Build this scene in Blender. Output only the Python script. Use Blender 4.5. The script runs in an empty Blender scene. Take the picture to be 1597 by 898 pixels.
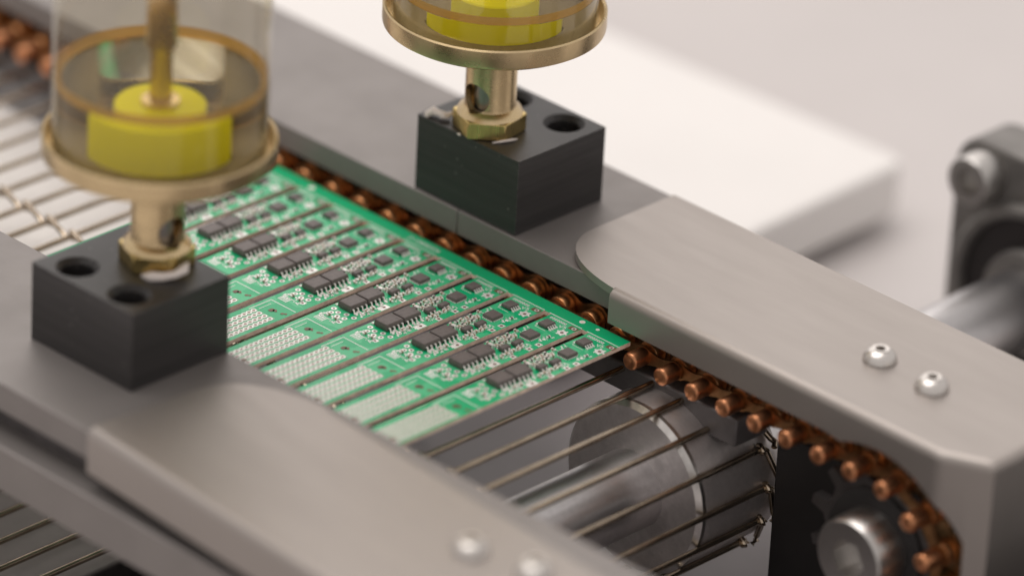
import bpy, bmesh, math, random
from mathutils import Matrix, Vector

# ------------------------------------------------------------------ camera, world, lamps, exposure
SC = bpy.context.scene
COL = SC.collection
U = 0.001                                   # all sizes below are millimetres

cam_d = bpy.data.cameras.new('camera')
cam = bpy.data.objects.new('camera', cam_d)
COL.objects.link(cam)
cam_d.sensor_width = 36.0
cam_d.lens = 9300.9 / 1597.0 * 36.0
cam_d.clip_start = 0.05
cam_d.clip_end = 20.0
_R = ((0.71012797, -0.35503398, 0.60800423),
      (0.70245885, 0.29883219, -0.6459496),
      (0.04764282, 0.88580483, 0.46160585))
_O = (671.8201 * U, -747.493 * U, 533.0421 * U)
cam.matrix_world = Matrix([(*_R[0], _O[0]), (*_R[1], _O[1]), (*_R[2], _O[2]), (0, 0, 0, 1)])
cam_d.dof.use_dof = True
cam_d.dof.focus_distance = 1.141
cam_d.dof.aperture_fstop = 6.2
SC.camera = cam

W = bpy.data.worlds.new('World')
SC.world = W
W.use_nodes = True
_bg = W.node_tree.nodes['Background']
_bg.inputs[0].default_value = (1.0, 0.94, 0.905, 1)
_bg.inputs[1].default_value = 0.58


def area_lamp(name, loc, target, sx, sy, power, col):
    d = bpy.data.lights.new(name, 'AREA')
    d.shape = 'RECTANGLE'
    d.size, d.size_y = sx, sy
    d.energy = power
    d.color = col
    o = bpy.data.objects.new(name, d)
    COL.objects.link(o)
    o.location = loc
    v = Vector(target) - Vector(loc)
    o.rotation_euler = v.to_track_quat('-Z', 'Y').to_euler()
    return o


area_lamp('ceiling_lamp', (-0.35, -0.05, 1.3), (-0.03, 0.0, 0.0), 1.1, 0.9, 8.5, (1.0, 0.95, 0.91))
area_lamp('sheen_lamp', (-1.15, 1.0, 0.85), (-0.08, 0.0, 0.0), 1.3, 0.9, 3.3, (1.0, 0.94, 0.90))  # area lamp added at back left for sheen on board and covers

SC.view_settings.view_transform = 'Standard'
SC.view_settings.look = 'None'
SC.view_settings.exposure = 0.22
SC.view_settings.gamma = 1.0
SC.render.resolution_x = 1024
SC.render.resolution_y = 575

RND = random.Random(7)

# ------------------------------------------------------------------ materials


def mat(name, col, rough=0.5, metal=0.0, noise=0.0, nscale=300.0, bump=0.0, bscale=800.0, stretch=None,
        col2=None, spec=0.5, rvar=0.0, trans=0.0):
    m = bpy.data.materials.new(name)
    m.use_nodes = True
    nt = m.node_tree
    N, L = nt.nodes, nt.links
    b = N['Principled BSDF']
    b.inputs['Base Color'].default_value = (*col, 1)
    b.inputs['Roughness'].default_value = rough
    b.inputs['Metallic'].default_value = metal
    b.inputs['Specular IOR Level'].default_value = spec
    if noise or bump or rvar:
        tc = N.new('ShaderNodeTexCoord')
        mp = N.new('ShaderNodeMapping')
        L.new(tc.outputs['Object'], mp.inputs[0])
        if stretch:
            mp.inputs['Scale'].default_value = stretch
        nz = N.new('ShaderNodeTexNoise')
        nz.inputs['Scale'].default_value = nscale
        nz.inputs['Detail'].default_value = 6
        nz.inputs['Roughness'].default_value = 0.65
        L.new(mp.outputs[0], nz.inputs['Vector'])
        if noise:
            mx = N.new('ShaderNodeMix')
            mx.data_type = 'RGBA'
            c2 = col2 or tuple(c * (1 - noise) for c in col)
            c1 = col if col2 else tuple(min(1, c * (1 + noise)) for c in col)
            mx.inputs[6].default_value = (*c1, 1)
            mx.inputs[7].default_value = (*c2, 1)
            rp = N.new('ShaderNodeMapRange')
            rp.inputs[1].default_value = 0.35
            rp.inputs[2].default_value = 0.65
            L.new(nz.outputs['Fac'], rp.inputs[0])
            L.new(rp.outputs[0], mx.inputs[0])
            L.new(mx.outputs[2], b.inputs['Base Color'])
        if rvar:
            rr = N.new('ShaderNodeMapRange')
            rr.inputs[1].default_value = 0.3
            rr.inputs[2].default_value = 0.7
            rr.inputs[3].default_value = rough - rvar
            rr.inputs[4].default_value = rough + rvar
            L.new(nz.outputs['Fac'], rr.inputs[0])
            L.new(rr.outputs[0], b.inputs['Roughness'])
        if bump:
            n2 = N.new('ShaderNodeTexNoise')
            n2.inputs['Scale'].default_value = bscale
            n2.inputs['Detail'].default_value = 4
            L.new(mp.outputs[0], n2.inputs['Vector'])
            bp = N.new('ShaderNodeBump')
            bp.inputs['Strength'].default_value = bump
            bp.inputs['Distance'].default_value = 0.0002
            L.new(n2.outputs['Fac'], bp.inputs['Height'])
            L.new(bp.outputs[0], b.inputs['Normal'])
    return m


M = {}
M['table'] = mat('table_laminate', (0.56, 0.525, 0.515), 0.55, noise=0.04, nscale=8)
M['rail'] = mat('grey_anodised_aluminium', (0.25, 0.23, 0.22), 0.52, 0.5, noise=0.03, nscale=90, bump=0.12, bscale=2500, rvar=0.05)
M['guide'] = mat('dark_guide_bar', (0.13, 0.12, 0.12), 0.45, 0.5, noise=0.15, nscale=120)
M['cover'] = mat('brushed_steel', (0.365, 0.332, 0.31), 0.45, 0.8, noise=0.015, nscale=60, bump=0.06, bscale=1600, stretch=(0.5, 3, 1), rvar=0.035)
M['steel'] = mat('bright_steel', (0.55, 0.53, 0.51), 0.32, 1.0, noise=0.08, nscale=200, rvar=0.06)
M['screw'] = mat('screw_steel', (0.66, 0.63, 0.60), 0.30, 1.0)
M['shaft'] = mat('turned_shaft_steel', (0.60, 0.585, 0.59), 0.33, 1.0, noise=0.06, nscale=900, bump=0.08, bscale=1500, rvar=0.05)
M['drum'] = mat('worn_drum_steel', (0.62, 0.58, 0.57), 0.42, 0.85, noise=0.14, nscale=260, bump=0.2, bscale=900, rvar=0.1)
M['rim'] = mat('drum_rim_steel', (0.60, 0.58, 0.56), 0.3, 1.0, noise=0.2, nscale=300)
M['wire'] = mat('belt_wire_steel', (0.42, 0.35, 0.27), 0.25, 1.0, noise=0.2, nscale=150)
M['brass'] = mat('brass', (0.68, 0.53, 0.31), 0.28, 1.0, noise=0.10, nscale=120, bump=0.06, bscale=900, rvar=0.07)
M['brass_hex'] = mat('brass_machined', (0.62, 0.47, 0.19), 0.30, 1.0, noise=0.14, nscale=200, bump=0.25, bscale=600, stretch=(4, 4, 0.3), rvar=0.07)
M['copper'] = mat('bronze_pin', (0.56, 0.25, 0.125), 0.34, 1.0, noise=0.45, nscale=200, rvar=0.06)
M['plate'] = mat('bronze_link_plate', (0.54, 0.29, 0.14), 0.36, 1.0, noise=0.4, nscale=180, col2=(0.28, 0.19, 0.09), rvar=0.08)
M['front_plate'] = mat('dark_bronze_plate', (0.36, 0.19, 0.085), 0.4, 1.0, noise=0.35, nscale=180, rvar=0.08)
M['roller'] = mat('bronze_roller', (0.60, 0.29, 0.13), 0.36, 1.0, noise=0.4, nscale=200, rvar=0.06)
M['sprocket'] = mat('dark_sprocket_steel', (0.16, 0.15, 0.15), 0.38, 0.9, noise=0.2, nscale=120)
M['blackplate'] = mat('black_oxide_plate', (0.018, 0.016, 0.016), 0.5, 0.2, noise=0.2, nscale=80)
M['chip'] = mat('chip_epoxy', (0.125, 0.106, 0.10), 0.5, noise=0.15, nscale=900, bump=0.1, bscale=4000)
M['solder'] = mat('solder_tin', (0.88, 0.86, 0.83), 0.35, 0.35, noise=0.1, nscale=1500)
M['silk'] = mat('white_silkscreen', (0.78, 0.80, 0.76), 0.6)
M['plated'] = mat('plated_hole', (0.30, 0.20, 0.165), 0.6)
M['patch'] = mat('printed_patch', (0.50, 0.53, 0.46), 0.6, noise=0.25, nscale=700, col2=(0.30, 0.42, 0.31))
M['hole'] = mat('brown_hole', (0.16, 0.085, 0.06), 0.7)
M['flux'] = mat('flux_residue', (0.16, 0.09, 0.05), 0.45, noise=0.3, nscale=900)
M['fr4'] = mat('laminate_edge', (0.78, 0.62, 0.51), 0.65, noise=0.2, nscale=500)
M['tan'] = mat('ceramic_tan', (0.33, 0.25, 0.18), 0.5)
M['whitebox'] = mat('white_board', (0.81, 0.785, 0.765), 0.6, noise=0.02, nscale=20)
M['feet'] = mat('black_rubber', (0.02, 0.02, 0.02), 0.7)
M['slide'] = mat('white_slide_plate', (0.80, 0.77, 0.74), 0.5, noise=0.06, nscale=60)
M['cast'] = mat('grey_cast_bearing', (0.20, 0.19, 0.18), 0.5, 0.6, noise=0.15, nscale=120)
M['bore'] = mat('dark_bore', (0.035, 0.03, 0.03), 0.5, 0.5)
M['sealant'] = mat('white_sealant', (0.90, 0.82, 0.77), 0.55)
M['oil_yellow'] = mat('yellow_wick', (0.95, 0.90, 0.002), 0.8, spec=0.0)
M['base'] = mat('shaded_table_grey', (0.26, 0.235, 0.24), 0.55, noise=0.06, nscale=30)  # grey of the table in shade, put into the colour
M['washer'] = mat('pale_washer', (0.66, 0.56, 0.40), 0.45, 0.3)
M['dark_floor_ring'] = mat('oil_side_dark', (0.24, 0.185, 0.10), 0.6)  # dark tone that imitates refraction at the sides of the oil
M['sight'] = mat('sight_tube_steel', (0.30, 0.28, 0.27), 0.3, 0.9)
M['tray'] = mat('grey_drip_tray', (0.42, 0.39, 0.37), 0.5, noise=0.08, nscale=60)
M['mark'] = mat('seam', (0.05, 0.06, 0.05), 0.7)


def pom():
    m = mat('black_acetal', (0.027, 0.025, 0.025), 0.42, noise=0.35, nscale=90, bump=0.35, bscale=300, stretch=(0.12, 0.12, 5), rvar=0.08)
    nt = m.node_tree
    N, L = nt.nodes, nt.links
    b = N['Principled BSDF']
    src = b.inputs['Base Color'].links[0].from_socket
    tc = N.new('ShaderNodeTexCoord')
    # scattered pale dust specks and short scuffs
    vo = N.new('ShaderNodeTexVoronoi')
    vo.inputs['Scale'].default_value = 620
    L.new(tc.outputs['Object'], vo.inputs['Vector'])
    lt = N.new('ShaderNodeMath'); lt.operation = 'LESS_THAN'; lt.inputs[1].default_value = 0.15
    L.new(vo.outputs['Distance'], lt.inputs[0])
    sp = N.new('ShaderNodeSeparateColor')
    L.new(vo.outputs['Color'], sp.inputs[0])
    gt = N.new('ShaderNodeMath'); gt.operation = 'GREATER_THAN'; gt.inputs[1].default_value = 0.66
    L.new(sp.outputs[0], gt.inputs[0])
    mu = N.new('ShaderNodeMath'); mu.operation = 'MULTIPLY'
    L.new(lt.outputs[0], mu.inputs[0]); L.new(gt.outputs[0], mu.inputs[1])
    m2 = N.new('ShaderNodeMath'); m2.operation = 'MULTIPLY'; m2.inputs[1].default_value = 0.35
    L.new(mu.outputs[0], m2.inputs[0])
    mx = N.new('ShaderNodeMix'); mx.data_type = 'RGBA'
    mx.inputs[7].default_value = (0.30, 0.28, 0.26, 1)
    L.new(m2.outputs[0], mx.inputs[0]); L.new(src, mx.inputs[6])
    bv = N.new('ShaderNodeBevel'); bv.samples = 4; bv.inputs['Radius'].default_value = 0.00045
    ge = N.new('ShaderNodeNewGeometry')
    dt = N.new('ShaderNodeVectorMath'); dt.operation = 'DOT_PRODUCT'
    L.new(bv.outputs[0], dt.inputs[0]); L.new(ge.outputs['Normal'], dt.inputs[1])
    ew = N.new('ShaderNodeMapRange'); ew.inputs[1].default_value = 0.99; ew.inputs[2].default_value = 0.80
    ew.inputs[3].default_value = 0.0; ew.inputs[4].default_value = 0.55
    L.new(dt.outputs['Value'], ew.inputs[0])
    nw = N.new('ShaderNodeTexNoise'); nw.inputs['Scale'].default_value = 900; nw.inputs['Detail'].default_value = 5
    L.new(tc.outputs['Object'], nw.inputs['Vector'])
    nr = N.new('ShaderNodeMapRange'); nr.inputs[1].default_value = 0.42; nr.inputs[2].default_value = 0.62
    L.new(nw.outputs['Fac'], nr.inputs[0])
    me_ = N.new('ShaderNodeMath'); me_.operation = 'MULTIPLY'
    L.new(ew.outputs[0], me_.inputs[0]); L.new(nr.outputs[0], me_.inputs[1])
    m3 = N.new('ShaderNodeMix'); m3.data_type = 'RGBA'
    m3.inputs[7].default_value = (0.22, 0.21, 0.20, 1)
    L.new(me_.outputs[0], m3.inputs[0]); L.new(mx.outputs[2], m3.inputs[6])
    L.new(m3.outputs[2], b.inputs['Base Color'])
    return m


M['pom'] = pom()


def solder_mask():
    m = bpy.data.materials.new('green_solder_mask')
    m.use_nodes = True
    nt = m.node_tree
    N, L = nt.nodes, nt.links
    b = N['Principled BSDF']
    b.inputs['Roughness'].default_value = 0.34
    tc = N.new('ShaderNodeTexCoord')
    sx = N.new('ShaderNodeSeparateXYZ')
    L.new(tc.outputs['Object'], sx.inputs[0])
    vo = N.new('ShaderNodeTexVoronoi')
    vo.distance = 'CHEBYCHEV'
    vo.inputs['Scale'].default_value = 330
    vo.inputs['Randomness'].default_value = 0.8
    L.new(tc.outputs['Object'], vo.inputs['Vector'])
    sc = N.new('ShaderNodeSeparateColor')
    L.new(vo.outputs['Color'], sc.inputs[0])
    th = N.new('ShaderNodeMath'); th.operation = 'GREATER_THAN'; th.inputs[1].default_value = 0.5
    L.new(sc.outputs[0], th.inputs[0])
    # the handling margin (y > -3.3 mm) carries no copper
    ins = N.new('ShaderNodeMath'); ins.operation = 'LESS_THAN'; ins.inputs[1].default_value = -3.3 * U
    L.new(sx.outputs[1], ins.inputs[0])
    mu = N.new('ShaderNodeMath'); mu.operation = 'MULTIPLY'
    L.new(th.outputs[0], mu.inputs[0]); L.new(ins.outputs[0], mu.inputs[1])
    mx = N.new('ShaderNodeMix'); mx.data_type = 'RGBA'
    mx.inputs[6].default_value = (0.0, 0.40, 0.16, 1)
    mx.inputs[7].default_value = (0.05, 0.47, 0.215, 1)
    L.new(mu.outputs[0], mx.inputs[0])
    L.new(mx.outputs[2], b.inputs['Base Color'])
    bp = N.new('ShaderNodeBump'); bp.inputs['Strength'].default_value = 0.3; bp.inputs['Distance'].default_value = 0.00005
    L.new(mu.outputs[0], bp.inputs['Height'])
    L.new(bp.outputs[0], b.inputs['Normal'])
    return m


M['mask'] = solder_mask()


def clear_cup(name, tint, haze, hcol, gloss=0.6):
    m = bpy.data.materials.new(name)
    m.use_nodes = True
    nt = m.node_tree
    N, L = nt.nodes, nt.links
    N.remove(N['Principled BSDF'])
    out = N['Material Output']
    tr = N.new('ShaderNodeBsdfTransparent'); tr.inputs[0].default_value = (*tint, 1)
    gl = N.new('ShaderNodeBsdfGlossy'); gl.inputs['Roughness'].default_value = 0.06
    di = N.new('ShaderNodeBsdfDiffuse'); di.inputs[0].default_value = (*hcol, 1)
    lw = N.new('ShaderNodeLayerWeight'); lw.inputs[0].default_value = 0.5
    pw = N.new('ShaderNodeMath'); pw.operation = 'POWER'; pw.inputs[1].default_value = 5.0
    L.new(lw.outputs['Facing'], pw.inputs[0])
    fr = N.new('ShaderNodeMath'); fr.operation = 'MULTIPLY_ADD'; fr.inputs[1].default_value = gloss; fr.inputs[2].default_value = 0.018
    L.new(pw.outputs[0], fr.inputs[0])
    m1 = N.new('ShaderNodeMixShader'); m1.inputs[0].default_value = haze
    L.new(tr.outputs[0], m1.inputs[1]); L.new(di.outputs[0], m1.inputs[2])
    m2 = N.new('ShaderNodeMixShader')
    L.new(fr.outputs[0], m2.inputs[0]); L.new(m1.outputs[0], m2.inputs[1]); L.new(gl.outputs[0], m2.inputs[2])
    L.new(m2.outputs[0], out.inputs[0])
    return m


M['cup'] = clear_cup('clear_acrylic_tube', (0.98, 0.97, 0.935), 0.012, (0.75, 0.70, 0.62))
M['oil'] = bpy.data.materials.new('amber_oil')
M['oil'].use_nodes = True
_b = M['oil'].node_tree.nodes['Principled BSDF']
_b.inputs['Base Color'].default_value = (0.97, 0.92, 0.76, 1)
_b.inputs['Roughness'].default_value = 0.0
_b.inputs['IOR'].default_value = 1.46
_b.inputs['Transmission Weight'].default_value = 1.0
M['oil_top'] = clear_cup('oil_surface', (0.97, 0.94, 0.84), 0.01, (0.62, 0.52, 0.38), 0.4)
M['meniscus'] = clear_cup('amber_meniscus', (0.90, 0.68, 0.30), 0.38, (0.74, 0.52, 0.16), 0.2)

# ------------------------------------------------------------------ mesh helpers (mm in, metres out)


class MB:
    def __init__(s):
        s.v, s.f, s.mi = [], [], []

    def add(s, vs, fs, mi=0):
        o = len(s.v)
        s.v += [tuple(p) for p in vs]
        for f in fs:
            s.f.append(tuple(o + i for i in f))
            s.mi.append(mi)
        return s

    def box(s, a, b, mi=0):
        (x0, y0, z0), (x1, y1, z1) = a, b
        vs = [(x0, y0, z0), (x1, y0, z0), (x1, y1, z0), (x0, y1, z0), (x0, y0, z1), (x1, y0, z1), (x1, y1, z1), (x0, y1, z1)]
        return s.add(vs, [(0, 3, 2, 1), (4, 5, 6, 7), (0, 1, 5, 4), (1, 2, 6, 5), (2, 3, 7, 6), (3, 0, 4, 7)], mi)

    def prism(s, poly, z0, z1, axis='z', mi=0):
        """poly: CCW points in the plane across axis; axis 'z' -> (x, y), axis 'y' -> (x, z)"""
        n = len(poly)
        if axis == 'z':
            vs = [(p[0], p[1], z0) for p in poly] + [(p[0], p[1], z1) for p in poly]
            fs = [tuple(range(n - 1, -1, -1)), tuple(range(n, 2 * n))]
            fs += [(i, (i + 1) % n, n + (i + 1) % n, n + i) for i in range(n)]
        else:
            vs = [(p[0], z0, p[1]) for p in poly] + [(p[0], z1, p[1]) for p in poly]
            fs = [tuple(range(n)), tuple(range(2 * n - 1, n - 1, -1))]
            fs += [(n + i, n + (i + 1) % n, (i + 1) % n, i) for i in range(n)]
        return s.add(vs, fs, mi)

    def lathe(s, prof, n=48, axis='z', c=(0, 0, 0), mi=0, closed=False):
        """prof: list of (radius, height) from bottom to top"""
        o = []
        for r, h in prof:
            for k in range(n):
                a = 2 * math.pi * k / n
                if axis == 'z':
                    o.append((c[0] + r * math.cos(a), c[1] + r * math.sin(a), c[2] + h))
                else:
                    o.append((c[0] + r * math.cos(a), c[1] + h, c[2] - r * math.sin(a)))
        fs = []
        m = len(prof)
        rng = range(m) if closed else range(m - 1)
        for j in rng:
            j2 = (j + 1) % m
            for k in range(n):
                k2 = (k + 1) % n
                fs.append((j * n + k, j * n + k2, j2 * n + k2, j2 * n + k))
        if not closed:
            fs.append(tuple(range(n - 1, -1, -1)))
            fs.append(tuple((m - 1) * n + k for k in range(n)))
        return s.add(o, fs, mi)

    def tube(s, pts, r, n=8, mi=0):
        P = [Vector(p) for p in pts]
        rings = []
        up = Vector((0, 0, 1))
        for i, p in enumerate(P):
            t = (P[min(i + 1, len(P) - 1)] - P[max(i - 1, 0)]).normalized()
            u = up if abs(t.dot(up)) < 0.9 else Vector((1, 0, 0))
            a = t.cross(u).normalized()
            b = a.cross(t).normalized()
            rr = r[i] if isinstance(r, (list, tuple)) else r
            rings.append([p + a * rr * math.cos(2 * math.pi * k / n) + b * rr * math.sin(2 * math.pi * k / n) for k in range(n)])
        vs = [q for g in rings for q in g]
        fs = []
        for i in range(len(P) - 1):
            for k in range(n):
                k2 = (k + 1) % n
                fs.append((i * n + k, (i + 1) * n + k, (i + 1) * n + k2, i * n + k2))
        fs.append(tuple(range(n)))
        fs.append(tuple((len(P) - 1) * n + k for k in range(n - 1, -1, -1)))
        return s.add(vs, fs, mi)

    def mesh(s, name, mats, smooth=None):
        me = bpy.data.meshes.new(name)
        me.from_pydata([(x * U, y * U, z * U) for x, y, z in s.v], [], s.f)
        if not isinstance(mats, (list, tuple)):
            mats = [mats]
        for m_ in mats:
            me.materials.append(m_)
        if len(mats) > 1:
            for p, k in zip(me.polygons, s.mi):
                p.material_index = k
        bm = bmesh.new()
        bm.from_mesh(me)
        bmesh.ops.recalc_face_normals(bm, faces=bm.faces)
        bm.to_mesh(me)
        bm.free()
        if smooth is not None:
            for p in me.polygons:
                p.use_smooth = True
            me.set_sharp_from_angle(angle=math.radians(smooth))
        me.update()
        return me

    def build(s, name, mats, parent=None, smooth=None, bevel=0.0, seg=2, loc=(0, 0, 0)):
        o = bpy.data.objects.new(name, s.mesh(name, mats, smooth))
        return link(o, parent, bevel, seg, loc)


def link(o, parent=None, bevel=0.0, seg=2, loc=(0, 0, 0)):
    COL.objects.link(o)
    o.location = [c * U for c in loc]
    if parent is not None:
        o.parent = parent
    if bevel:
        md = o.modifiers.new('bevel', 'BEVEL')
        md.width = bevel * U
        md.segments = seg
        md.limit_method = 'ANGLE'
        md.angle_limit = math.radians(40)
        for p in o.data.polygons:
            p.use_smooth = True
        o.data.set_sharp_from_angle(angle=math.radians(35))
    return o


def cut(o, cutters):
    """boolean-subtract the meshes in cutters and keep only the resulting mesh"""
    tmp = []
    for cm in cutters:
        c = bpy.data.objects.new('cutter', cm.mesh('cutter', M['bore']))
        COL.objects.link(c)
        c.parent = o.parent
        c.location = o.location
        md = o.modifiers.new('cut', 'BOOLEAN')
        md.operation = 'DIFFERENCE'
        md.object = c
        md.solver = 'EXACT'
        tmp.append(c)
    bpy.context.view_layer.update()
    dg = bpy.context.evaluated_depsgraph_get()
    me = bpy.data.meshes.new_from_object(o.evaluated_get(dg))
    o.modifiers.clear()
    o.data = me
    for c in tmp:
        bpy.data.objects.remove(c)
    return o


def tag(o, label, cat, group=None):
    o['label'] = label
    o['category'] = cat
    if group:
        o['group'] = group
    return o


def thing(name, label, cat, loc=(0, 0, 0), group=None, rz=0.0):
    o = bpy.data.objects.new(name, None)
    o.empty_display_size = 0.005
    COL.objects.link(o)
    o.location = [c * U for c in loc]
    o.rotation_euler = (0, 0, rz)
    return tag(o, label, cat, group)


def inst(name, me, parent, loc=(0, 0, 0), rot=(0, 0, 0)):
    o = bpy.data.objects.new(name, me)
    COL.objects.link(o)
    o.parent = parent
    o.location = [c * U for c in loc]
    o.rotation_euler = rot
    return o


def circle(cx, cy, r, n=32, a0=0.0):
    return [(cx + r * math.cos(a0 + 2 * math.pi * k / n), cy + r * math.sin(a0 + 2 * math.pi * k / n)) for k in range(n)]


# ------------------------------------------------------------------ setting: table top
TZ = -54.0
t = MB().box((-1900, -1500, TZ - 20), (1500, 2200, TZ)).build('table_top', M['table'])
t['kind'] = 'structure'

# ------------------------------------------------------------------ conveyor rails
H = 7.1                                       # top of the rail plates
SEAM = -51.0
far_rail = thing('conveyor_rail', 'grey anodised rail plate behind the copper chain, carrying the sharp black block', 'rail', (0, 22, H))


def at(o, mb_name, mb, m, **k):
    """build a part in world mm under a thing placed at o.location"""
    l = o.location
    return mb.build(mb_name, m, o, loc=(-l.x / U, -l.y / U, -l.z / U), **k)


at(far_rail, 'rail_plate', MB().box((-420, 3.7, 1.8), (SEAM - 0.09, 40.8, H)), M['rail'], bevel=0.25)
at(far_rail, 'rail_plate', MB().box((SEAM + 0.09, 3.7, 1.8), (80, 40.8, H)), M['rail'], bevel=0.25)
at(far_rail, 'rear_web', MB().box((-420, 10.5, -11.0), (26, 30, 1.75)), M['guide'])
gb = at(far_rail, 'chain_guide', MB().box((-420, 1.2, -12.2), (27, 10.4, -6.2)), M['guide'], bevel=0.5)

near_rail = thing('conveyor_rail', 'blurred grey rail plate in the foreground under the nearer black block', 'rail', (0, -90, H))
at(near_rail, 'rail_plate', MB().box((-420, -110.6, 1.2), (80, -70.4, H)), M['rail'], bevel=0.3)
at(near_rail, 'recessed_web', MB().box((-420, -107.5, -3.4), (80, -76, 1.15)), M['guide'])
at(near_rail, 'lower_bar', MB().box((-420, -114.2, -12.6), (120, -76, -3.4)), M['rail'], bevel=0.4)

base = MB().box((-420, -120, TZ + 0.05), (120, 62, TZ + 3)).build('table_shade_sheet', M['base'], bevel=0.6)  # added sheet whose dark colour stands for shade on the table
tag(base, 'dark grey sheet in place of the shaded table below the belt rods', 'plate')

# ------------------------------------------------------------------ folded cover plates


def cover_mesh(outer_flange, inner_flange_arc):
    """one folded sheet; local frame: inner edge y = 0, outer edge y = 41, left end x = -25.7, top z = 0"""
    T = 1.6
    R = 1.9
    mb = MB()
    # plan outline of the flat top (CCW seen from above)
    out = [(-25.7, 41.0 - R)]
    out += [(-25.7, 20.0)]
    # large rounded corner down to the start of the inner fold
    P0, P1, P2, P3 = (-25.7, 17.0), (-25.9, 7.5), (-18.0, 2.6), (-5.8, 1.1)
    for k in range(0, 19):
        u = k / 18
        w = (1 - u)
        out.append(tuple(w ** 3 * a + 3 * w * w * u * b + 3 * w * u * u * c + u ** 3 * d for a, b, c, d in zip(P0, P1, P2, P3)))
    out += [(-5.8, R), (77.4, R), (85.4, 3.7 + R), (85.4, 41.0 - R)]
    mb.prism(out, -T, 0, 'z')
    ob = []

    def flange(path, zbot, n=7):
        """path: list of (x, y, nx, ny) of the fold line (top tangent); swept 90 degrees down"""
        rows = []
        for (x, y, nx, ny) in path:
            zb = zbot(x, y)
            col = []
            for k in range(n):
                a = math.pi / 2 * k / (n - 1)
                col.append((x + nx * R * math.sin(a), y + ny * R * math.sin(a), -R + R * math.cos(a)))
            col.append((x + nx * R, y + ny * R, zb))
            col.append((x + nx * (R - T), y + ny * (R - T), zb))
            for k in range(n - 1, -1, -1):
                a = math.pi / 2 * k / (n - 1)
                rr = R - T
                col.append((x + nx * rr * math.sin(a), y + ny * rr * math.sin(a), -R + rr * math.cos(a)))
            rows.append(col)
        m = len(rows[0])
        vs = [p for c in rows for p in c]
        fs = []
        for i in range(len(rows) - 1):
            for k in range(m):
                k2 = (k + 1) % m
                fs.append((i * m + k, (i + 1) * m + k, (i + 1) * m + k2, i * m + k2))
        fs.append(tuple(range(m)))
        fs.append(tuple((len(rows) - 1) * m + k for k in range(m - 1, -1, -1)))
        mb.add(vs, fs)

    def arc(x, y):
        d = x - 63.0
        z0 = -7.0
        if x > 54:
            rr = 21.5
            z0 = (-27.1 + math.sqrt(max(0.0, rr * rr - d * d))) if abs(d) < rr else -60.0
            z0 = min(z0, -5.0)
        if x > 82.5:
            z0 = -50.0
        return z0
    if inner_flange_arc:
        xs = [-5.8, 10, 30, 50, 54.01] + [55 + k * 1.4 for k in range(17)]
        dx, dy = 8.0, 3.7
        l = math.hypot(dx, dy)
        nx, ny = dy / l, -dx / l

        def mitre(a, b):
            v = Vector((a[0] + b[0], a[1] + b[1]))
            return tuple(v * (2.0 / v.dot(v)))
        path = [(x, R, 0, -1) for x in xs if x < 77.0]
        path.append((77.4, R, *mitre((0, -1), (nx, ny))))
        for k in range(1, 13):
            u = k / 13
            path.append((77.4 + dx * u, R + dy * u, nx, ny))
        path.append((85.4, R + dy, *mitre((nx, ny), (1, 0))))
        path.append((85.4, 41.0 - R, 1, 0))
        flange(path, arc)
    else:
        flange([(-5.8, R, 0, -1), (77.4, R, 0, -1)], lambda x, y: -7.0)
    if outer_flange:
        flange([(-25.7, 41.0 - R, 0, 1), (85.4, 41.0 - R, 0, 1)], lambda x, y: -outer_flange)
    return mb


def button_screw(parent, loc, r=3.3, h=2.5):
    mb = MB()
    prof = [(r * 0.96, 0), (r, 0.15)]
    for k in range(1, 8):
        a = math.radians(12 + 11 * k)
        prof.append((r * math.cos(a) ** 0.75, 0.15 + (h - 0.15) * math.sin(a)))
    prof[-1] = (r * 0.5, h)
    mb.lathe(prof, 48)
    mb.f.pop(); mb.mi.pop()
    n = 48
    o0 = len(mb.v) - n
    b0 = len(mb.v)
    hexp = []
    for k in range(n):
        a = 2 * math.pi * k / n
        sg = (a % (math.pi / 3)) - math.pi / 6
        rr = r * 0.44 * math.cos(math.pi / 6) / math.cos(sg)
        hexp.append((rr * math.cos(a), rr * math.sin(a)))
    mb.v += [(p[0], p[1], h) for p in hexp] + [(p[0], p[1], h - 1.3) for p in hexp]
    for k in range(n):
        k2 = (k + 1) % n
        mb.f.append((o0 + k, o0 + k2, b0 + k2, b0 + k)); mb.mi.append(0)
        mb.f.append((b0 + k, b0 + k2, b0 + n + k2, b0 + n + k)); mb.mi.append(0)
    mb.f.append(tuple(b0 + n + k for k in range(n))); mb.mi.append(0)
    # six-sided socket walls
    o = mb.build('button_head_screw', M['screw'], parent, smooth=40, loc=loc)
    return o


C_TOP = H + 1.9
far_cover = thing('chain_cover', 'brushed steel cover with two button head screws at right, beside the copper chain', 'cover', (0, -0.5, C_TOP))
cover_mesh(0, True).build('folded_sheet', M['cover'], far_cover, smooth=30)
button_screw(far_cover, (46.6, 18.6, 0))
button_screw(far_cover, (60.3, 17.7, 0))

near_cover = thing('chain_cover', 'blurred steel cover with rounded corner in the near foreground', 'cover', (-26.5, -71.5, C_TOP))
nm = cover_mesh(9.0, False)
nm.v = [(x + 25.7, -y, z) for x, y, z in nm.v]
nm.build('folded_sheet', M['cover'], near_cover, smooth=30)
near_cover.rotation_euler = (0, 0, -0.07)
button_screw(near_cover, (74.6, -13.9, 0))
button_screw(near_cover, (87.0, -10.0, 0))

# ------------------------------------------------------------------ black mounting blocks


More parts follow.
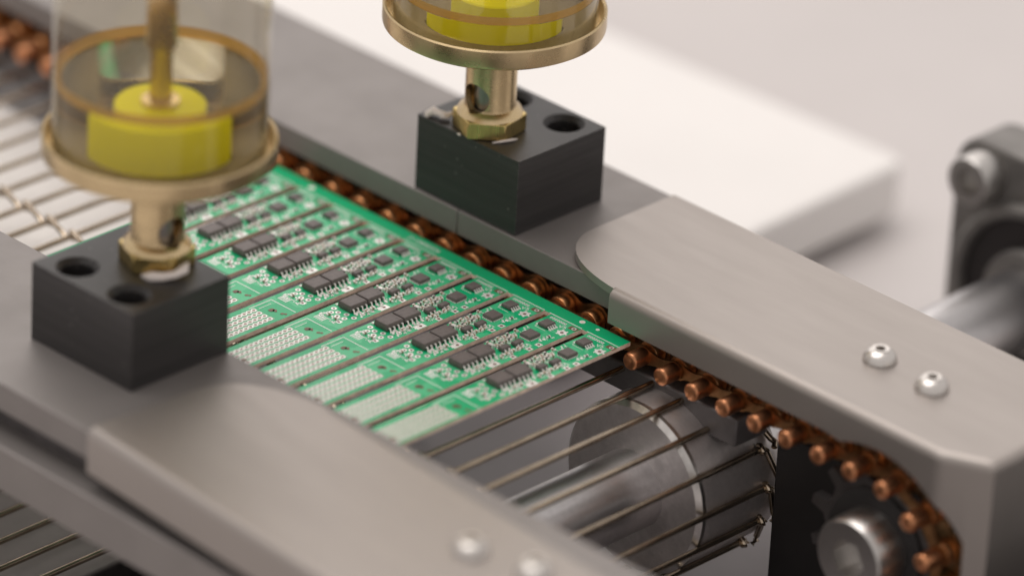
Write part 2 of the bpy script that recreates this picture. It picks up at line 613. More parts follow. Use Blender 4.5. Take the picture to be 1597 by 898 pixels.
def block(label, x0, y0, flip):
    L_, W_, Hh = 27.8, 24.3, 16.0
    o = MB().box((0, 0, 0), (L_, W_, Hh)).mesh('black_block', M['pom'])
    ob = bpy.data.objects.new('black_block', o)
    COL.objects.link(ob)
    ob.location = (x0 * U, y0 * U, (H + 0.02) * U)
    cs = []
    yy = 19.2 if not flip else W_ - 19.2
    for hx in (7.0, 21.3):
        cs.append(MB().lathe([(2.2, -1), (2.2, Hh - 5.5), (3.2, Hh - 5.5), (3.2, Hh - 1.0), (4.3, Hh + 0.1), (4.3, Hh + 2)], 40, c=(hx, yy, 0)))
    cut(ob, cs)
    md = ob.modifiers.new('bevel', 'BEVEL')
    md.width = 0.28 * U
    md.segments = 2
    md.limit_method = 'ANGLE'
    md.angle_limit = math.radians(50)
    for p in ob.data.polygons:
        p.use_smooth = True
    ob.data.set_sharp_from_angle(angle=math.radians(35))
    ob.data.materials.clear()
    ob.data.materials.append(M['pom'])
    return tag(ob, label, 'block', 'black plastic mounting blocks')


far_block = block('sharp black plastic block with two bolt holes under the right oiler', -63.6, 4.3, False)
near_block = block('blurred black plastic block with two bolt holes under the left oiler', -64.8, -94.9, True)

# ------------------------------------------------------------------ brass oilers
BT = H + 16.02


def oiler(label, x, y, level, rot):
    t_ = thing('brass_oiler', label, 'oiler', (x, y, BT + 0.03), 'brass drip oilers')
    # hexagonal foot with turned top chamfer
    hx = MB()
    Rh = 7.3
    hx.prism(circle(0, 0, Rh, 6, rot), 0, 3.6, 'z')
    ob = hx.build('hexagon_foot', M['brass_hex'], t_, bevel=0.25)
    # domed chamfer and pierced stem (one turned piece)
    prof = [(6.55, 3.55), (6.2, 4.35), (5.15, 5.1), (5.05, 5.6), (5.05, 14.8), (5.9, 15.8), (6.2, 16.6), (6.2, 21.9)]
    st = MB().lathe(prof, 64)
    so = st.build('stem', M['brass'], t_)
    bore = MB().lathe([(3.7, 4.2), (3.7, 15.4)], 40)
    # sight windows: one slot through each side
    win = MB()
    a = rot + math.radians(30)
    pts = circle(0, 10.0, 3.05, 40)
    ca, sa = math.cos(SIGHT), math.sin(SIGHT)
    w0 = [(-12, px, pz) for px, pz in pts] + [(12, px, pz) for px, pz in pts]
    n = len(pts)
    w0 = [(ux * ca - uy * sa, ux * sa + uy * ca, uz * 1.0 - 2.2) for ux, uy, uz in w0]
    win.add(w0, [tuple(range(n)), tuple(range(2 * n - 1, n - 1, -1))] + [(n + i, n + (i + 1) % n, (i + 1) % n, i) for i in range(n)])
    cut(so, [bore, win])
    for p in so.data.polygons:
        p.use_smooth = True
    so.data.set_sharp_from_angle(angle=math.radians(35))
    so.data.materials.clear()
    so.data.materials.append(M['brass'])
    # glass sight tube inside the stem
    MB().lathe([(3.2, 4.3), (3.2, 15.3)], 32).build('sight_tube', M['sight'], t_, smooth=40)
    # tray
    zt = 22.0
    tr = MB().lathe([(5.0, zt), (20.6, zt), (21.7, zt + 0.7), (21.8, zt + 1.2), (21.8, zt + 4.2), (21.5, zt + 4.5), (21.1, zt + 4.2), (20.9, zt + 0.8), (5.0, zt + 0.7)], 128)
    tr.build('tray', M['brass'], t_, smooth=30)
    # cup
    z0 = zt + 0.9
    ztop = 76.0
    MB().lathe([(19.75, z0), (19.75, ztop), (20.05, ztop), (20.05, z0)], 128, closed=True).build('clear_cup', M['cup'], t_, smooth=40)
    zl = level - BT
    def band(name, r, za, zb, m):
        mb = MB().lathe([(r, za), (r, zb)], 128)
        mb.f = mb.f[:-2]; mb.mi = mb.mi[:-2]
        return mb.build(name, m, t_, smooth=40)
    band('oil_fill', 19.65, z0 + 0.1, zl - 0.05, M['oil'])
    sf = MB().lathe([(2.1, zl), (18.6, zl), (19.65, zl)], 128)
    sf.f = sf.f[:-2]; sf.mi = sf.mi[:-2]
    sf.build('oil_surface', M['oil_top'], t_, smooth=40)
    MB().lathe([(19.6, zl + 0.05), (19.7, zl + 0.1), (19.7, zl + 1.5), (19.5, zl + 1.7), (18.9, zl + 0.5), (18.3, zl + 0.05)], 128, closed=True).build('meniscus_ring', M['meniscus'], t_, smooth=50)
    MB().lathe([(8.7, z0 + 0.05), (19.5, z0 + 0.05), (19.5, z0 + 0.5), (8.7, z0 + 0.5)], 96, closed=True).build('dark_floor_ring', M['dark_floor_ring'], t_, smooth=40)  # dark ring added so the sides of the oil look dark
    wz = min(zl - 1.3, z0 + 9.6)
    MB().lathe([(8.3, z0 + 0.03), (8.5, z0 + 0.2), (8.5, wz - 0.3), (8.2, wz)], 64).build('yellow_wick', M['oil_yellow'], t_, smooth=40)
    MB().lathe([(3.6, wz - 1.2), (3.6, wz + 0.9), (2.2, wz + 1.2)], 32).build('needle_collar', M['brass'], t_, smooth=40)
    rd = MB().lathe([(2.1, wz + 0.02), (2.1, zl + 6.0), (2.9, zl + 7.0), (2.9, ztop - 13), (4.6, ztop - 12.5), (4.6, ztop + 1)], 40)
    rd.build('needle_sleeve', M['brass'], t_, smooth=40)
    MB().lathe([(20.9, ztop + 0.1), (21.6, ztop + 0.6), (21.6, ztop + 6), (20, ztop + 8), (6, ztop + 9), (5, ztop + 15)], 96).build('cap', M['brass'], t_, smooth=35)
    return t_


def blob(name, parent, pts, r, m):
    """irregular smear of sealant: short fat tube with uneven radius"""
    mb = MB()
    rr = [r * RND.uniform(0.7, 1.25) for _ in pts]
    rr[0] *= 0.4
    rr[-1] *= 0.4
    mb.tube(pts, rr, 9)
    return mb.build(name, m, parent, smooth=80)


SIGHT = math.radians(-85)
far_oiler = oiler('brass oiler with clear cup standing on the sharp right block, rim in focus', -50.5, 10.9, 54.0, math.radians(40))
blob('sealant_smear', far_oiler, [(-11.2, -6.3, -1.2), (-11.2, -5.9, 0.4), (-10.4, -4.9, 1.1), (-9.2, -4.6, 0.9), (-8.0, -4.6, 0.9), (-7.0, -4.2, 0.8)], 0.85, M['sealant'])
blob('sealant_smear', far_oiler, [(-7.9, -3.9, 0.2), (-7.6, -3.5, 1.0), (-7.2, -2.9, 1.4)], 0.6, M['sealant'])
blob('sealant_smear', far_oiler, [(5.6, -4.7, 0.1), (6.6, -3.0, 0.3), (7.4, -1.2, 0.35), (7.5, 0.2, 0.1)], 0.35, M['sealant'])
blob('sealant_smear', far_oiler, [(-1.6, -7.0, 0.05), (-1.2, -7.1, 0.25), (-0.8, -7.0, 0.05)], 0.4, M['sealant'])
SIGHT = math.radians(-5)
near_oiler = oiler('blurred brass oiler with clear cup on the left block, fully visible yellow filling', -50.3, -76.8, 60.5, math.radians(40))
blob('sealant_smear', near_oiler, [(3.2, -6.6, 0.2), (5.0, -6.0, 0.6), (6.8, -4.6, 0.8), (7.9, -2.6, 1.0), (8.2, -0.6, 1.6), (7.6, 0.8, 2.2)], 0.8, M['sealant'])

# ------------------------------------------------------------------ circuit board panel
TH = 0.85
X0, X1 = -98.1, 0.0
YN = -71.5
SLOTS = [-8.7 - 10.0 * k for k in range(9)]
SW = 0.95
panel = thing('circuit_board', 'green circuit board panel of ten slotted strips with black chips, lying on chain pins', 'circuit board', (0, 0, 0))

bd = MB()
bd.box((X0, -3.45, -TH), (X1, 0, 0))
bd.box((X0, YN, -TH), (X1, -67.8, 0))
edges = [X0] + [s for s in reversed(SLOTS)] + [X1]
for i in range(10):
    a = X0 if i == 0 else edges[i] + SW
    b = X1 if i == 9 else edges[i + 1] - SW
    bd.box((a, -67.8, -TH), (b, -3.45, 0))
me = bd.mesh('laminate', [M['mask'], M['fr4']])
for p in me.polygons:
    if abs(p.normal.z) < 0.5:
        p.material_index = 1
# join the abutting pieces: drop the inner walls where strips meet the margins
bm = bmesh.new()
bm.from_mesh(me)
kill = []
for f in bm.faces:
    c = f.calc_center_median() / U
    if abs(f.normal.y) > 0.5 and (abs(c.y + 3.45) < 0.01 or abs(c.y + 67.8) < 0.01) and (f.calc_area() / U / U < 9.6 * TH + 0.5):
        kill.append(f)
bmesh.ops.delete(bm, geom=kill, context='FACES')
bm.to_mesh(me)
bm.free()
inst('laminate', me, panel)

# package meshes (origin on the board surface, in the middle of the body)


def package(w, l, h, z0=0.12, ch=0.25):
    mb = MB()
    a, b = w / 2, l / 2
    vs = []
    for z, s_ in ((z0, 0.12), (z0 + (h - z0) * 0.5, 0.0), (h - ch * 0.4, 0.10), (h, 0.10 + ch * 0.6)):
        vs += [(-a + s_, -b + s_, z), (a - s_, -b + s_, z), (a - s_, b - s_, z), (-a + s_, b - s_, z)]
    fs = [(3, 2, 1, 0), (12, 13, 14, 15)]
    for j in range(3):
        for k in range(4):
            k2 = (k + 1) % 4
            fs.append((4 * j + k, 4 * j + k2, 4 * (j + 1) + k2, 4 * (j + 1) + k))
    mb.add(vs, fs)
    # pin one mark
    return mb


def gull(w, l, n, zmid, reach, lw, foot=0.5, sides=(1, -1)):
    mb = MB()
    for s in sides:
        for k in range(n):
            y = (k - (n - 1) / 2) * (l / n)
            x0 = s * (w / 2 - 0.06)
            xs = [x0, x0 + s * (reach * 0.35), x0 + s * (reach * 0.55), x0 + s * (reach * 0.62 + foot)]
            zs = [zmid, zmid, 0.16, 0.14]
            for (xa, za), (xb, zb) in zip(zip(xs, zs), list(zip(xs, zs))[1:]):
                t_ = 0.09
                vs = [(xa, y - lw / 2, za - t_), (xa, y + lw / 2, za - t_), (xa, y + lw / 2, za + t_), (xa, y - lw / 2, za + t_),
                      (xb, y - lw / 2, zb - t_), (xb, y + lw / 2, zb - t_), (xb, y + lw / 2, zb + t_), (xb, y - lw / 2, zb + t_)]
                mb.add(vs, [(0, 1, 2, 3), (7, 6, 5, 4), (0, 4, 5, 1), (1, 5, 6, 2), (2, 6, 7, 3), (3, 7, 4, 0)])
            # solder foot
            xc = x0 + s * (reach * 0.62 + foot * 0.5)
            mb.box((xc - foot * 0.75, y - lw * 0.72, 0.012), (xc + foot * 0.75, y + lw * 0.72, 0.1))
    return mb


ME = {
    'so8': package(3.5, 4.42, 1.55).mesh('chip_package', M['chip']),
    'so8l': gull(3.5, 4.42, 4, 0.75, 1.1, 0.36).mesh('solder_leads', M['solder']),
    'qfn': package(2.75, 2.95, 0.85, 0.04, 0.15).mesh('square_chip', M['chip']),
    'ms': package(2.3, 2.6, 0.95).mesh('small_chip', M['chip']),
    'msl': gull(2.3, 2.3, 4, 0.45, 0.75, 0.27, 0.35).mesh('solder_leads', M['solder']),
    'sot': package(1.35, 2.3, 1.0).mesh('transistor', M['chip']),
    'sotl': gull(1.35, 2.1, 2, 0.45, 0.6, 0.36, 0.35).mesh('solder_leads', M['solder']),
}
q = MB()
for s in (-1, 1):
    for k in range(6):
        c_ = (k - 2.5) * 0.44
        q.box((c_ - 0.14, s * 1.40 - 0.3, 0.01), (c_ + 0.14, s * 1.40 + 0.3, 0.12))
        q.box((s * 1.30 - 0.3, c_ - 0.14, 0.012), (s * 1.30 + 0.3, c_ + 0.14, 0.121))
ME['qfnl'] = q.mesh('solder_leads', M['solder'])


def flat_rect(mb, x0, y0, x1, y1, z=0.02, mi=0):
    mb.add([(x0, y0, z), (x1, y0, z), (x1, y1, z), (x0, y1, z)], [(0, 1, 2, 3)], mi)


def flat_line(mb, x0, y0, x1, y1, w, z=0.02, mi=0):
    d = Vector((x1 - x0, y1 - y0)).normalized() * (w / 2)
    mb.add([(x0 - d.y, y0 + d.x, z), (x0 + d.y, y0 - d.x, z), (x1 + d.y, y1 - d.x, z), (x1 - d.y, y1 + d.x, z)], [(0, 1, 2, 3)], mi)


def ring(mb, x, y, r0, r1, z=0.03, mi=0, mh=2, n=14):
    vs = [(x + r1 * math.cos(2 * math.pi * k / n), y + r1 * math.sin(2 * math.pi * k / n), z) for k in range(n)]
    vs += [(x + r0 * math.cos(2 * math.pi * k / n), y + r0 * math.sin(2 * math.pi * k / n), z) for k in range(n)]
    mb.add(vs, [(k, (k + 1) % n, n + (k + 1) % n, n + k) for k in range(n)], mi)
    mb.add(vs[n:], [tuple(range(n))], mh)


def text_mesh(txt, size, mats, name='printed_number'):
    cu = bpy.data.curves.new(name, 'FONT')
    cu.body = txt
    cu.size = size * U
    cu.align_x = 'CENTER'
    cu.align_y = 'CENTER'
    o = bpy.data.objects.new(name, cu)
    COL.objects.link(o)
    bpy.context.view_layer.update()
    dg = bpy.context.evaluated_depsgraph_get()
    m_ = bpy.data.meshes.new_from_object(o.evaluated_get(dg))
    bpy.data.objects.remove(o)
    m_.materials.clear()
    m_.materials.append(mats)
    m_.name = name
    return m_


# ---- flat copper, silk and holes of one strip (x measured from the slot on its left)
pads = MB()                                    # 0 solder, 1 silk, 2 hole, 3 flux
pm = [M['solder'], M['silk'], M['hole'], M['flux'], M['patch'], M['plated']]
r_ = random.Random(3)
flat_line(pads, 0.3, -3.3, 9.0, -3.3, 0.2, mi=1)
# row of tiny pads under the margin line
for k in range(7):
    x = 1.9 + k * 0.62
    flat_rect(pads, x - 0.22, -4.75, x + 0.22, -4.1, mi=1)
    flat_rect(pads, x - 0.10, -4.55, x + 0.10, -4.3, 0.028, mi=2)
flat_rect(pads, 6.9, -5.2, 8.9, -3.9, 0.016, mi=3)
ring(pads, 8.05, -4.55, 0.30, 0.50)
ring(pads, 7.6, -7.4, 0.36, 0.95)
for a in range(6):
    aa = a * math.pi / 3
    flat_rect(pads, 7.6 + 1.05 * math.cos(aa) - 0.2, -7.4 + 1.05 * math.sin(aa) - 0.2, 7.6 + 1.05 * math.cos(aa) + 0.2, -7.4 + 1.05 * math.sin(aa) + 0.2, 0.026, mi=1)
for (x, y, w) in ((8.15, -14.3, 0), (8.2, -16.9, 0), (8.4, -21.5, 0), (8.2, -26.2, 1)):
    if w:
        flat_rect(pads, x - 0.75, y - 1.4, x + 0.75, y + 1.0, 0.018)
    else:
        flat_rect(pads, x - 0.6, y - 0.6, x + 0.6, y + 0.6, 0.018)
    ring(pads, x, y, 0.33, 0.55, 0.03)
for x, y in ((2.3, -33.9), (4.0, -34.4), (5.7, -33.8), (7.6, -33.7), (3.1, -35.4), (5.0, -35.6), (6.6, -35.2), (7.6, -31.4), (6.9, -37.0)):
    ring(pads, x, y, 0.26, 0.58)
# silk fragments: outlines and lettering-like bars too small to read
flat_line(pads, 2.2, -9.3, 2.2, -6.1, 0.14, mi=1)
flat_line(pads, 2.2, -9.3, 5.0, -9.3, 0.14, mi=1)
for (x0, x1, y0, y1, n) in ((1.2, 4.2, -22.4, -15.2, 44), (6.0, 7.9, -23.8, -15.5, 40), (2.0, 7.2, -38.3, -35.6, 46), (6.9, 8.5, -32.6, -27.4, 26), (1.2, 2.4, -15.4, -10.5, 10), (6.4, 8.0, -13.2, -9.2, 8)):
    for k in range(n):
        x, y = r_.uniform(x0, x1), r_.uniform(y0, y1)
        w, l = r_.choice(((0.14, 0.7), (0.6, 0.14), (0.3, 0.3), (0.5, 0.35), (0.16, 0.4)))
        flat_rect(pads, x - w / 2, y - l / 2, x + w / 2, y + l / 2, 0.016 + 0.0006 * k, mi=r_.choice((0, 1, 1)))
for k in range(5):
    flat_rect(pads, 2.2 + k * 0.5, -39.3, 2.5 + k * 0.5, -37.4, 0.02, mi=1)
# outline round the prototyping field
flat_line(pads, 1.9, -46.5, 1.9, -40.6, 0.22, mi=1)
flat_line(pads, 1.9, -40.6, 8.7, -40.6, 0.22, mi=1)
flat_line(pads, 3.1, -45.0, 3.1, -41.8, 0.16, mi=1)
# prototyping field: a white printed patch with plated holes
for i in range(4):
    flat_rect(pads, 2.95 + i * 1.5 - 0.62, -64.5 + r_.uniform(0, 0.5), 2.95 + i * 1.5 + 0.62, -45.4 + r_.uniform(-0.2, 0.2), 0.010, mi=4)
for i in range(4):
    for j in range(15):
        x, y = 2.95 + i * 1.5, -46.2 - j * 1.25
        ring(pads, x, y, 0.34, 0.58, 0.03, mh=5)
# burnt flux marks
for (cx, cy, rr) in ((5.1, -43.5, 0.75), (5.7, -43.2, 0.55), (7.5, -43.0, 0.42), (8.0, -42.6, 0.35), (6.4, -61.2, 0.6)):
    pp = [(cx + rr * r_.uniform(0.7, 1.15) * math.cos(2 * math.pi * k / 14), cy + rr * r_.uniform(0.7, 1.15) * math.sin(2 * math.pi * k / 14), 0.04) for k in range(14)]
    pads.add(pp, [tuple(range(14))], 3)
pads_me = pads.mesh('solder_pads', pm)

# ---- tiny chip resistors and capacitors of one strip
sm = MB()                                      # 0 solder, 1 chip, 2 tan


def passive(x, y, l, w, h, alongx, body):
    e = l * 0.26
    if alongx:
        sm.box((x - l / 2, y - w / 2, 0.0), (x - l / 2 + e, y + w / 2, h * 1.04), 0)
        sm.box((x + l / 2 - e, y - w / 2, 0.0), (x + l / 2, y + w / 2, h * 1.04), 0)
        sm.box((x - l / 2 + e, y - w * 0.47, 0.0), (x + l / 2 - e, y + w * 0.47, h), body)
    else:
        sm.box((x - w / 2, y - l / 2, 0.0), (x + w / 2, y - l / 2 + e, h * 1.04), 0)
        sm.box((x - w / 2, y + l / 2 - e, 0.0), (x + w / 2, y + l / 2, h * 1.04), 0)
        sm.box((x - w * 0.47, y - l / 2 + e, 0.0), (x + w * 0.47, y + l / 2 - e, h), body)


for k in range(5):
    passive(1.9 + 0.0 * k, -16.2 - 1.35 * k, 1.0, 0.55, 0.5, k % 2 == 0, 2 if k % 3 else 1)
    passive(3.4, -16.0 - 1.3 * k, 1.05, 0.55, 0.55, k % 2 == 1, 1 if k % 2 else 2)
for k in range(4):
    passive(7.0, -18.6 - 1.5 * k, 1.0, 0.5, 0.45, k % 2 == 0, 2)
passive(3.0, -22.9, 1.9, 1.0, 0.8, False, 1)
for k in range(9):
    passive(r_.uniform(1.5, 4.0), -15.4 - 0.78 * k, 0.9, 0.5, 0.4, r_.random() < 0.5, 2)
    passive(r_.uniform(6.5, 7.6), -17.2 - 0.8 * k, 0.8, 0.45, 0.38, r_.random() < 0.5, 2)
passive(1.6, -13.8, 1.0, 0.5, 0.4, True, 2)
passive(7.4, -10.9, 0.9, 0.5, 0.4, False, 1)
passive(7.5, -30.2, 1.0, 0.55, 0.5, True, 2)
passive(7.4, -28.6, 1.0, 0.55, 0.5, False, 2)
passive(3.6, -36.6, 1.0, 0.5, 0.45, False, 2)
passive(5.9, -36.7, 1.0, 0.5, 0.45, True, 2)
for k in range(10):
    x, y = r_.uniform(6.4, 7.8), r_.uniform(-33, -24)
    sm.box((x - 0.22, y - 0.22, 0.0), (x + 0.22, y + 0.22, 0.28), 0)
small_me = sm.mesh('small_components', [M['solder'], M['chip'], M['tan']])
txt_a = text_mesh('V5', 1.5, M['silk'], 'printed_text')
txt_b = text_mesh('V4', 1.3, M['silk'], 'printed_text')

for i in range(10):
    xs = -8.7 - 10.0 * i
    dx, dy = RND.uniform(-0.05, 0.05), RND.uniform(-0.05, 0.05)
    o = inst('solder_pads', pads_me, panel, (xs, 0, 0))
    o['kind'] = 'stuff'
    o = inst('small_components', small_me, panel, (xs, 0, 0))
    o['kind'] = 'stuff'

    def chip(nm, key, kl, x, y, rz=0.0):
        c_ = inst(nm, ME[key], panel, (xs + x + RND.uniform(-.06, .06), y + RND.uniform(-.06, .06), 0), (0, 0, rz + RND.uniform(-0.015, 0.015)))
        l_ = inst('solder_leads', ME[kl], c_)
        l_['kind'] = 'stuff'
        return c_
    chip('chip_package', 'so8', 'so8l', 4.25, -30.75)
    chip('chip_package', 'so8', 'so8l', 4.25, -26.1)
    chip('square_chip', 'qfn', 'qfnl', 4.65, -13.1)
    chip('small_chip', 'ms', 'msl', 3.75, -7.6)
    chip('transistor', 'sot', 'sotl', 5.6, -17.5)
    chip('transistor', 'sot', 'sotl', 5.4, -20.9)
    inst('printed_text', txt_a, panel, (xs + 6.1, -5.7, 0.024), (0, 0, math.radians(20)))
    inst('printed_text', txt_b, panel, (xs + 7.3, -12.5, 0.024), (0, 0, math.radians(90)))

inst('printed_number', text_mesh('2110000326', 1.75, M['silk']), panel, (-54.4, -1.75, 0.02))
mk = MB()
ring(mk, -11.6, -1.25, 0.36, 0.62, 0.02, 0, 1, 20)
ring(mk, -7.5, -1.25, 0.01, 0.42, 0.02, 0, 0, 20)
ring(mk, -86.5, -1.6, 0.35, 0.75, 0.02, 0, 1, 20)
o = mk.build('alignment_marks', [M['silk'], M['fr4']], panel)
o['kind'] = 'stuff'

# ------------------------------------------------------------------ roller chain with extended pins
PITCH = 8.0
CY = 4.1
CZ = -2.7
SPX, SPZ, SPR = 62.0, CZ - 15.8, 15.8
chain = thing('conveyor_chain', 'copper coloured roller chain with protruding pins running under the right rail edge', 'chain', (0, CY, CZ))


def chain_pos(s):
    """s: distance along the chain, s = x on the straight run; returns (x, z, angle)"""
    if s <= SPX:
        return s, CZ, 0.0
    a = (s - SPX) / SPR
    if a < math.pi:
        return SPX + SPR * math.sin(a), SPZ + SPR * math.cos(a), -a
    return SPX - (s - SPX - math.pi * SPR), SPZ - SPR, -math.pi


def link_plate(r, waist, t_):
    """figure-eight plate between (0,0) and (PITCH,0) in the xz plane"""
    pts = []
    n = 9
    for k in range(n):
        a = math.radians(55) + math.radians(250) * k / (n - 1)
        pts.append((r * math.cos(a), r * math.sin(a)))
    pts += [(PITCH * 0.38, -waist), (PITCH * 0.5, -waist * 0.94), (PITCH * 0.62, -waist)]
    for k in range(n):
        a = math.radians(235) + math.radians(250) * k / (n - 1)
        pts.append((PITCH + r * math.cos(a), r * math.sin(a)))
    pts += [(PITCH * 0.62, waist), (PITCH * 0.5, waist * 0.94), (PITCH * 0.38, waist)]
    return MB().prism(pts, -t_ / 2, t_ / 2, 'y').mesh('link_plate', M['plate'], smooth=45)


plate_me = link_plate(3.15, 2.0, 0.7)
inner_me = link_plate(3.3, 2.1, 0.75)
front_me = link_plate(1.95, 1.1, 0.5)
front_me.materials.clear()
front_me.materials.append(M['front_plate'])
roller_me = MB().lathe([(2.3, -1.3), (2.45, -1.1), (2.45, 1.1), (2.3, 1.3)], 24, 'y').mesh('chain_roller', M['roller'], smooth=40)
pin_me = MB().lathe([(1.35, -6.6), (1.68, -6.35), (1.82, -6.0), (1.82, -1.3), (1.5, -1.2), (1.5, 3.2), (1.2, 3.4)], 20, 'y').mesh('chain_pin', M['copper'], smooth=40)
k0 = -31
for k in range(k0, 14):
    x, z, a = chain_pos(2.1 + PITCH * k)
    inst('chain_pin', pin_me, chain, (x, 0, z - CZ), (0, -a, RND.uniform(-0.012, 0.012)))
    inst('chain_roller', roller_me, chain, (x, 0, z - CZ))
    if k < 13:
        x2, z2, _ = chain_pos(2.1 + PITCH * (k + 1))
        an = math.atan2(z2 - z, x2 - x)
        outer = (k % 2 == 0)
        off = 2.62 if outer else 1.75
        for s in (-1, 1):
            if s < 0:
                off = 2.12 if outer else 1.55
            else:
                off = 2.62 if outer else 1.75
            inst('link_plate', front_me if s < 0 else (plate_me if outer else inner_me), chain, (x, s * off + RND.uniform(-0.03, 0.03), z - CZ), (0, -an, 0))

# ------------------------------------------------------------------ sprocket, cap screw and black side plate
side = MB().box((28.4, 11.8, TZ + 3.1), (80, 18, -11.5)).build('side_plate', M['blackplate'], bevel=0.5)
tag(side, 'matt black upright plate under the chain at lower right', 'plate')

spr = thing('sprocket', 'dark toothed sprocket inside the curve of the copper chain', 'sprocket', (SPX, CY, SPZ))
teeth = 12
pp = []
for k in range(teeth):
    base = 2 * math.pi * (k + 0.5) / teeth + math.radians(4)
    for da, rr in ((-0.23, 12.7), (-0.10, 13.4), (-0.06, 16.6), (0.06, 16.6), (0.10, 13.4), (0.23, 12.7)):
        pp.append((rr * math.cos(base + da), rr * math.sin(base + da)))
MB().prism(pp, -1.2, 1.2, 'y').build('toothed_wheel', M['sprocket'], spr, smooth=40)
MB().lathe([(11.0, -2.2), (11.5, -1.9), (11.5, -1.22)], 64, 'y').build('hub', M['blackplate'], spr, smooth=40)
MB().lathe([(10.6, 1.22), (10.6, 8.2)], 48, 'y').build('rear_hub', M['sprocket'], spr, smooth=40)


def cap_screw(parent, loc, r, h, name='socket_cap_screw', m='steel', soc=0.5, direction=-1):
    """head along -y: base at y = 0, socket face at y = -h"""
    mb = MB()
    mb.lathe([(r, 0), (r, -h + 0.8), (r * 0.93, -h)], 48, 'y')
    mb.f.pop(); mb.mi.pop()
    # face ring with hexagon socket
    n = 48
    hexp = []
    for k in range(n):
        a = 2 * math.pi * k / n
        seg = (a % (math.pi / 3)) - math.pi / 6
        rr = r * soc * math.cos(math.pi / 6) / math.cos(seg)
        hexp.append((rr * math.cos(a), -rr * math.sin(a)))
    o0 = len(mb.v) - n
    b0 = len(mb.v)
    dpt = -h + h * 0.55
    mb.v += [(p[0], -h, p[1]) for p in hexp] + [(p[0], dpt, p[1]) for p in hexp]
    for k in range(n):
        k2 = (k + 1) % n
        mb.f.append((o0 + k, o0 + k2, b0 + k2, b0 + k)); mb.mi.append(0)
        mb.f.append((b0 + k, b0 + k2, b0 + n + k2, b0 + n + k)); mb.mi.append(0)
    mb.f.append(tuple(b0 + n + k for k in range(n))); mb.mi.append(0)
    return mb.build(name, M[m], parent, smooth=35, loc=loc)


cs = cap_screw(None, (SPX, CY - 2.25, SPZ), 8.0, 7.0)
tag(cs, 'large steel socket cap screw in the middle of the sprocket at bottom right', 'screw')

# ------------------------------------------------------------------ wire belt and its drum
DX, DZ, DR = 8.8, -25.6, 17.75
RW = 0.64
RE = DR + RW + 0.03
belt = thing('wire_belt', 'open wire mesh conveyor belt of thin steel rods wrapping over the drum', 'conveyor belt', (0, -35, DZ + RE))


def belt_pos(s, dr=0.0):
    R_ = RE + dr
    if s <= DX:
        return s, DZ + R_
    a = (s - DX) / RE
    if a < math.pi:
        return DX + R_ * math.sin(a), DZ + R_ * math.cos(a)
    return DX - (s - DX - math.pi * RE), DZ - R_


BP = 7.8
YF, YE = 12.0, -83.0
bz = DZ + RE
for k in range(-26, 40):
    s = -2.6 + BP * k
    x, z = belt_pos(s)
    if s > DX + math.pi * RE + 4 and x > -62:
        continue
    if s > DX + math.pi * RE and x < -125:
        break
    mb = MB()

    def P(s_, y, dr=0.0):
        a_, b_ = belt_pos(s_, dr)
        return (a_, y + 35, b_ - bz)
    # the rod, bent at its far end toward the next rod
    ye = YE if s <= DX + math.pi * RE + 4 else -128.0
    mb.tube([P(s, ye), P(s, ye + 2), P(s, -60), P(s, -20), P(s, YF - 1.5), P(s, YF - 0.4), P(s + 0.6, YF + 0.5), P(s + BP - 1.2, YF + 2.2, 0.3), P(s + BP - 0.3, YF + 2.5, 0.9), P(s + BP + 0.5, YF + 1.6, 1.2)], RW, 8)
    # small coil of the next strand round the rod end
    HY = -51.5 + 0.095 * min(0.0, s)*-1 if s < 4 else -51.5
    HY = max(-53.5, min(-39.0, HY - 2.0))
    for yy in (YF - 1.2, HY):
        cx_, cz_ = P(s, yy)[0], P(s, yy)[2]
        ringp = [(cx_ + 0.95 * math.cos(t_ * 0.8), yy + 35 + t_ * 0.12, cz_ + 0.95 * math.sin(t_ * 0.8)) for t_ in range(0, 9)]
        mb.tube(ringp, 0.5, 7)
    # link from the middle coil to the next rod
    mb.tube([P(s, HY + 0.2, 0.6), P(s + 1.2, HY - 0.4, 0.9), P(s + BP - 1.2, HY - 2.0, 0.7), P(s + BP, HY - 2.4, 0.2)], 0.6, 7)
    mb.build('belt_rod', M['wire'], belt, smooth=50)

drum = thing('belt_drum', 'steel drum with bright chamfered rim turning the wire belt', 'drum', (DX, 0, DZ))
MB().lathe([(8.05, -6.8), (DR - 0.9, -6.8)], 96, 'y')
MB().lathe([(8.0, -6.8), (DR - 1.0, -6.8), (DR - 1.0, -6.75)], 96, 'y').build('end_face', M['drum'], drum, smooth=30)
MB().lathe([(DR - 1.0, -6.78), (DR, -5.9), (DR, -5.0), (DR - 1.0, -4.9)], 96, 'y', closed=True).build('rim', M['rim'], drum, smooth=30)
MB().lathe([(DR - 0.05, -5.02), (DR - 0.05, 16.0)], 96, 'y').build('shell', M['drum'], drum, smooth=30)

shaft = thing('drive_shaft', 'polished steel shaft through the drum, seen between the belt rods', 'shaft', (DX, 0, DZ))
MB().lathe([(7.6, -112), (8.0, -111.6), (8.0, 113.6), (7.6, 114)], 96, 'y').build('shaft_body', M['shaft'], shaft, smooth=30)

# ------------------------------------------------------------------ bearing housing at the right
BY = 112.0
brg = thing('bearing_housing', 'dark grey flanged bearing housing with a cap screw at right edge', 'bearing', (DX, BY, DZ))


def rounded_rect(x0, z0, x1, z1, r, n=8):
    pts = []
    for cx_, cz_, a0 in ((x1 - r, z1 - r, 0), (x0 + r, z1 - r, 90), (x0 + r, z0 + r, 180), (x1 - r, z0 + r, 270)):
        for k in range(n + 1):
            a = math.radians(a0 + 90 * k / n)
            pts.append((cx_ + r * math.cos(a), cz_ + r * math.sin(a)))
    return pts


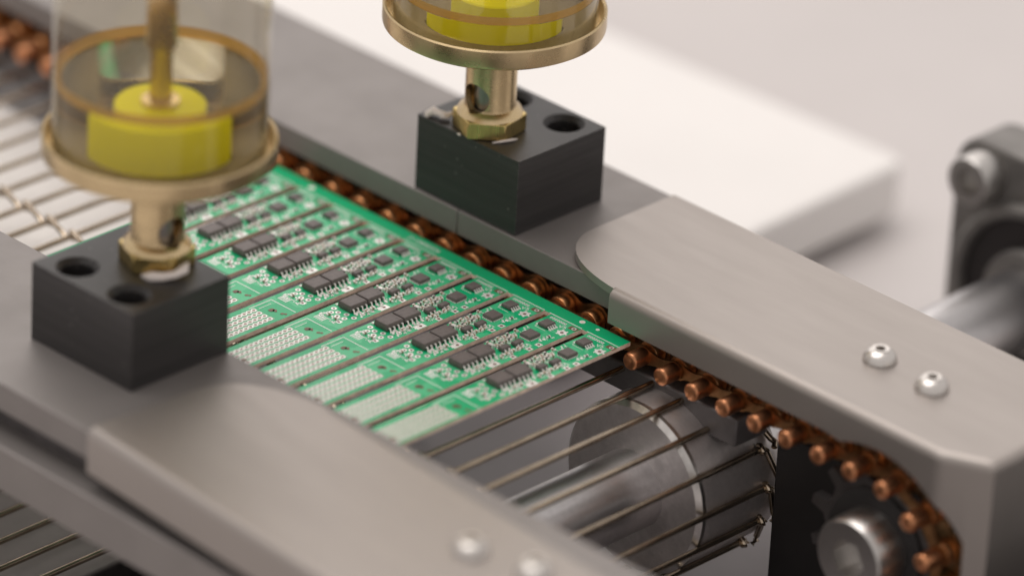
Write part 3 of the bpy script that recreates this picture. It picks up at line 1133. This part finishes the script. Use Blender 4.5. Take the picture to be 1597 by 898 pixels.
fl = MB().prism(rounded_rect(-23.5, -28.0, 27, 30, 7), 0, 12, 'y')
fo = fl.build('flange', M['cast'], brg, bevel=0.8)
MB().lathe([(21.0, 0.1), (21.0, -1.6), (20.0, -2.6), (18.6, -2.6), (18.0, -1.8), (17.9, 0.1)], 64, 'y', closed=True).build('bearing_ring', M['cast'], brg, smooth=35)
MB().lathe([(17.85, -0.5), (17.85, -0.1)], 64, 'y').build('recess_shade_disc', M['bore'], brg, smooth=35)  # flat dark disc stands in for the shaded recess inside the ring
MB().lathe([(11.5, -2.4), (11.0, -3.0), (8.1, -3.0), (8.1, -0.55), (11.5, -0.55)], 64, 'y', closed=True).build('inner_ring', M['cast'], brg, smooth=35)
cap_screw(brg, (-15.2, -0.05, 23.0), 5.4, 6.0, m='steel', soc=0.55)
MB().box((-21, 12.05, TZ + 0.2 - DZ), (27, 24, 10)).build('mounting_bracket', M['cast'], brg, bevel=0.6)

# ------------------------------------------------------------------ white board behind the rail
wb = thing('white_board', 'thick white board with rounded corner lying flat behind the right rail', 'board', (-67, 161, TZ), rz=0.035)
MB().prism(rounded_rect(-330, -115, 0, 0, 4), 3.6, 16.0, 'z').build('panel', M['whitebox'], wb, bevel=1.2, seg=3)
for (x, y) in ((-14, -14), (-14, -100), (-316, -14), (-316, -100)):
    MB().lathe([(7, 0.05), (7.5, 0.5), (7.5, 3.58)], 32, c=(x, y, 0)).build('rubber_foot', M['feet'], wb, smooth=40)

# ------------------------------------------------------------------ white slide plate under the left part of the belt
sl = MB().box((-330, -69, -19), (-103, -2, -16)).build('slide_plate', M['slide'], bevel=0.5)
tag(sl, 'white plate lying under the belt rods at left', 'plate')

# dark gearbox added to fill the dark area below the near rail
gx = thing('filler_box', 'black blurred box filling the dark area below the foreground rail at bottom left', 'filler_box', (-10, -100, TZ))
MB().box((-22, -16, 3.1), (60, 24, 30)).build('housing', M['blackplate'], gx, bevel=1.5)
MB().box((-20, -14, 30.05), (58, 22, 32)).build('lid', M['blackplate'], gx, bevel=0.6)

# ------------------------------------------------------------------ dark end housing beyond the covers
eh = thing('end_housing', 'dark housing with a round grey knob at the bottom right corner', 'housing', (112, 20, TZ))
MB().box((-11, -26, 3.1), (60, 60, 46)).build('housing_body', M['blackplate'], eh, bevel=1.5)
MB().lathe([(9.0, -26.1), (9.0, -33), (8.0, -34.5), (3.5, -35)], 48, 'y', c=(6, 0, 38)).build('knob', M['cast'], eh, smooth=35)

# ------------------------------------------------------------------ pale drip tray under the returning belt
dt_ = MB().box((-190, -150, TZ + 3.1), (-64, -60, TZ + 5)).build('drip_tray', M['tray'], bevel=0.5)
tag(dt_, 'pale tray under the returning belt rods at bottom left corner', 'tray')
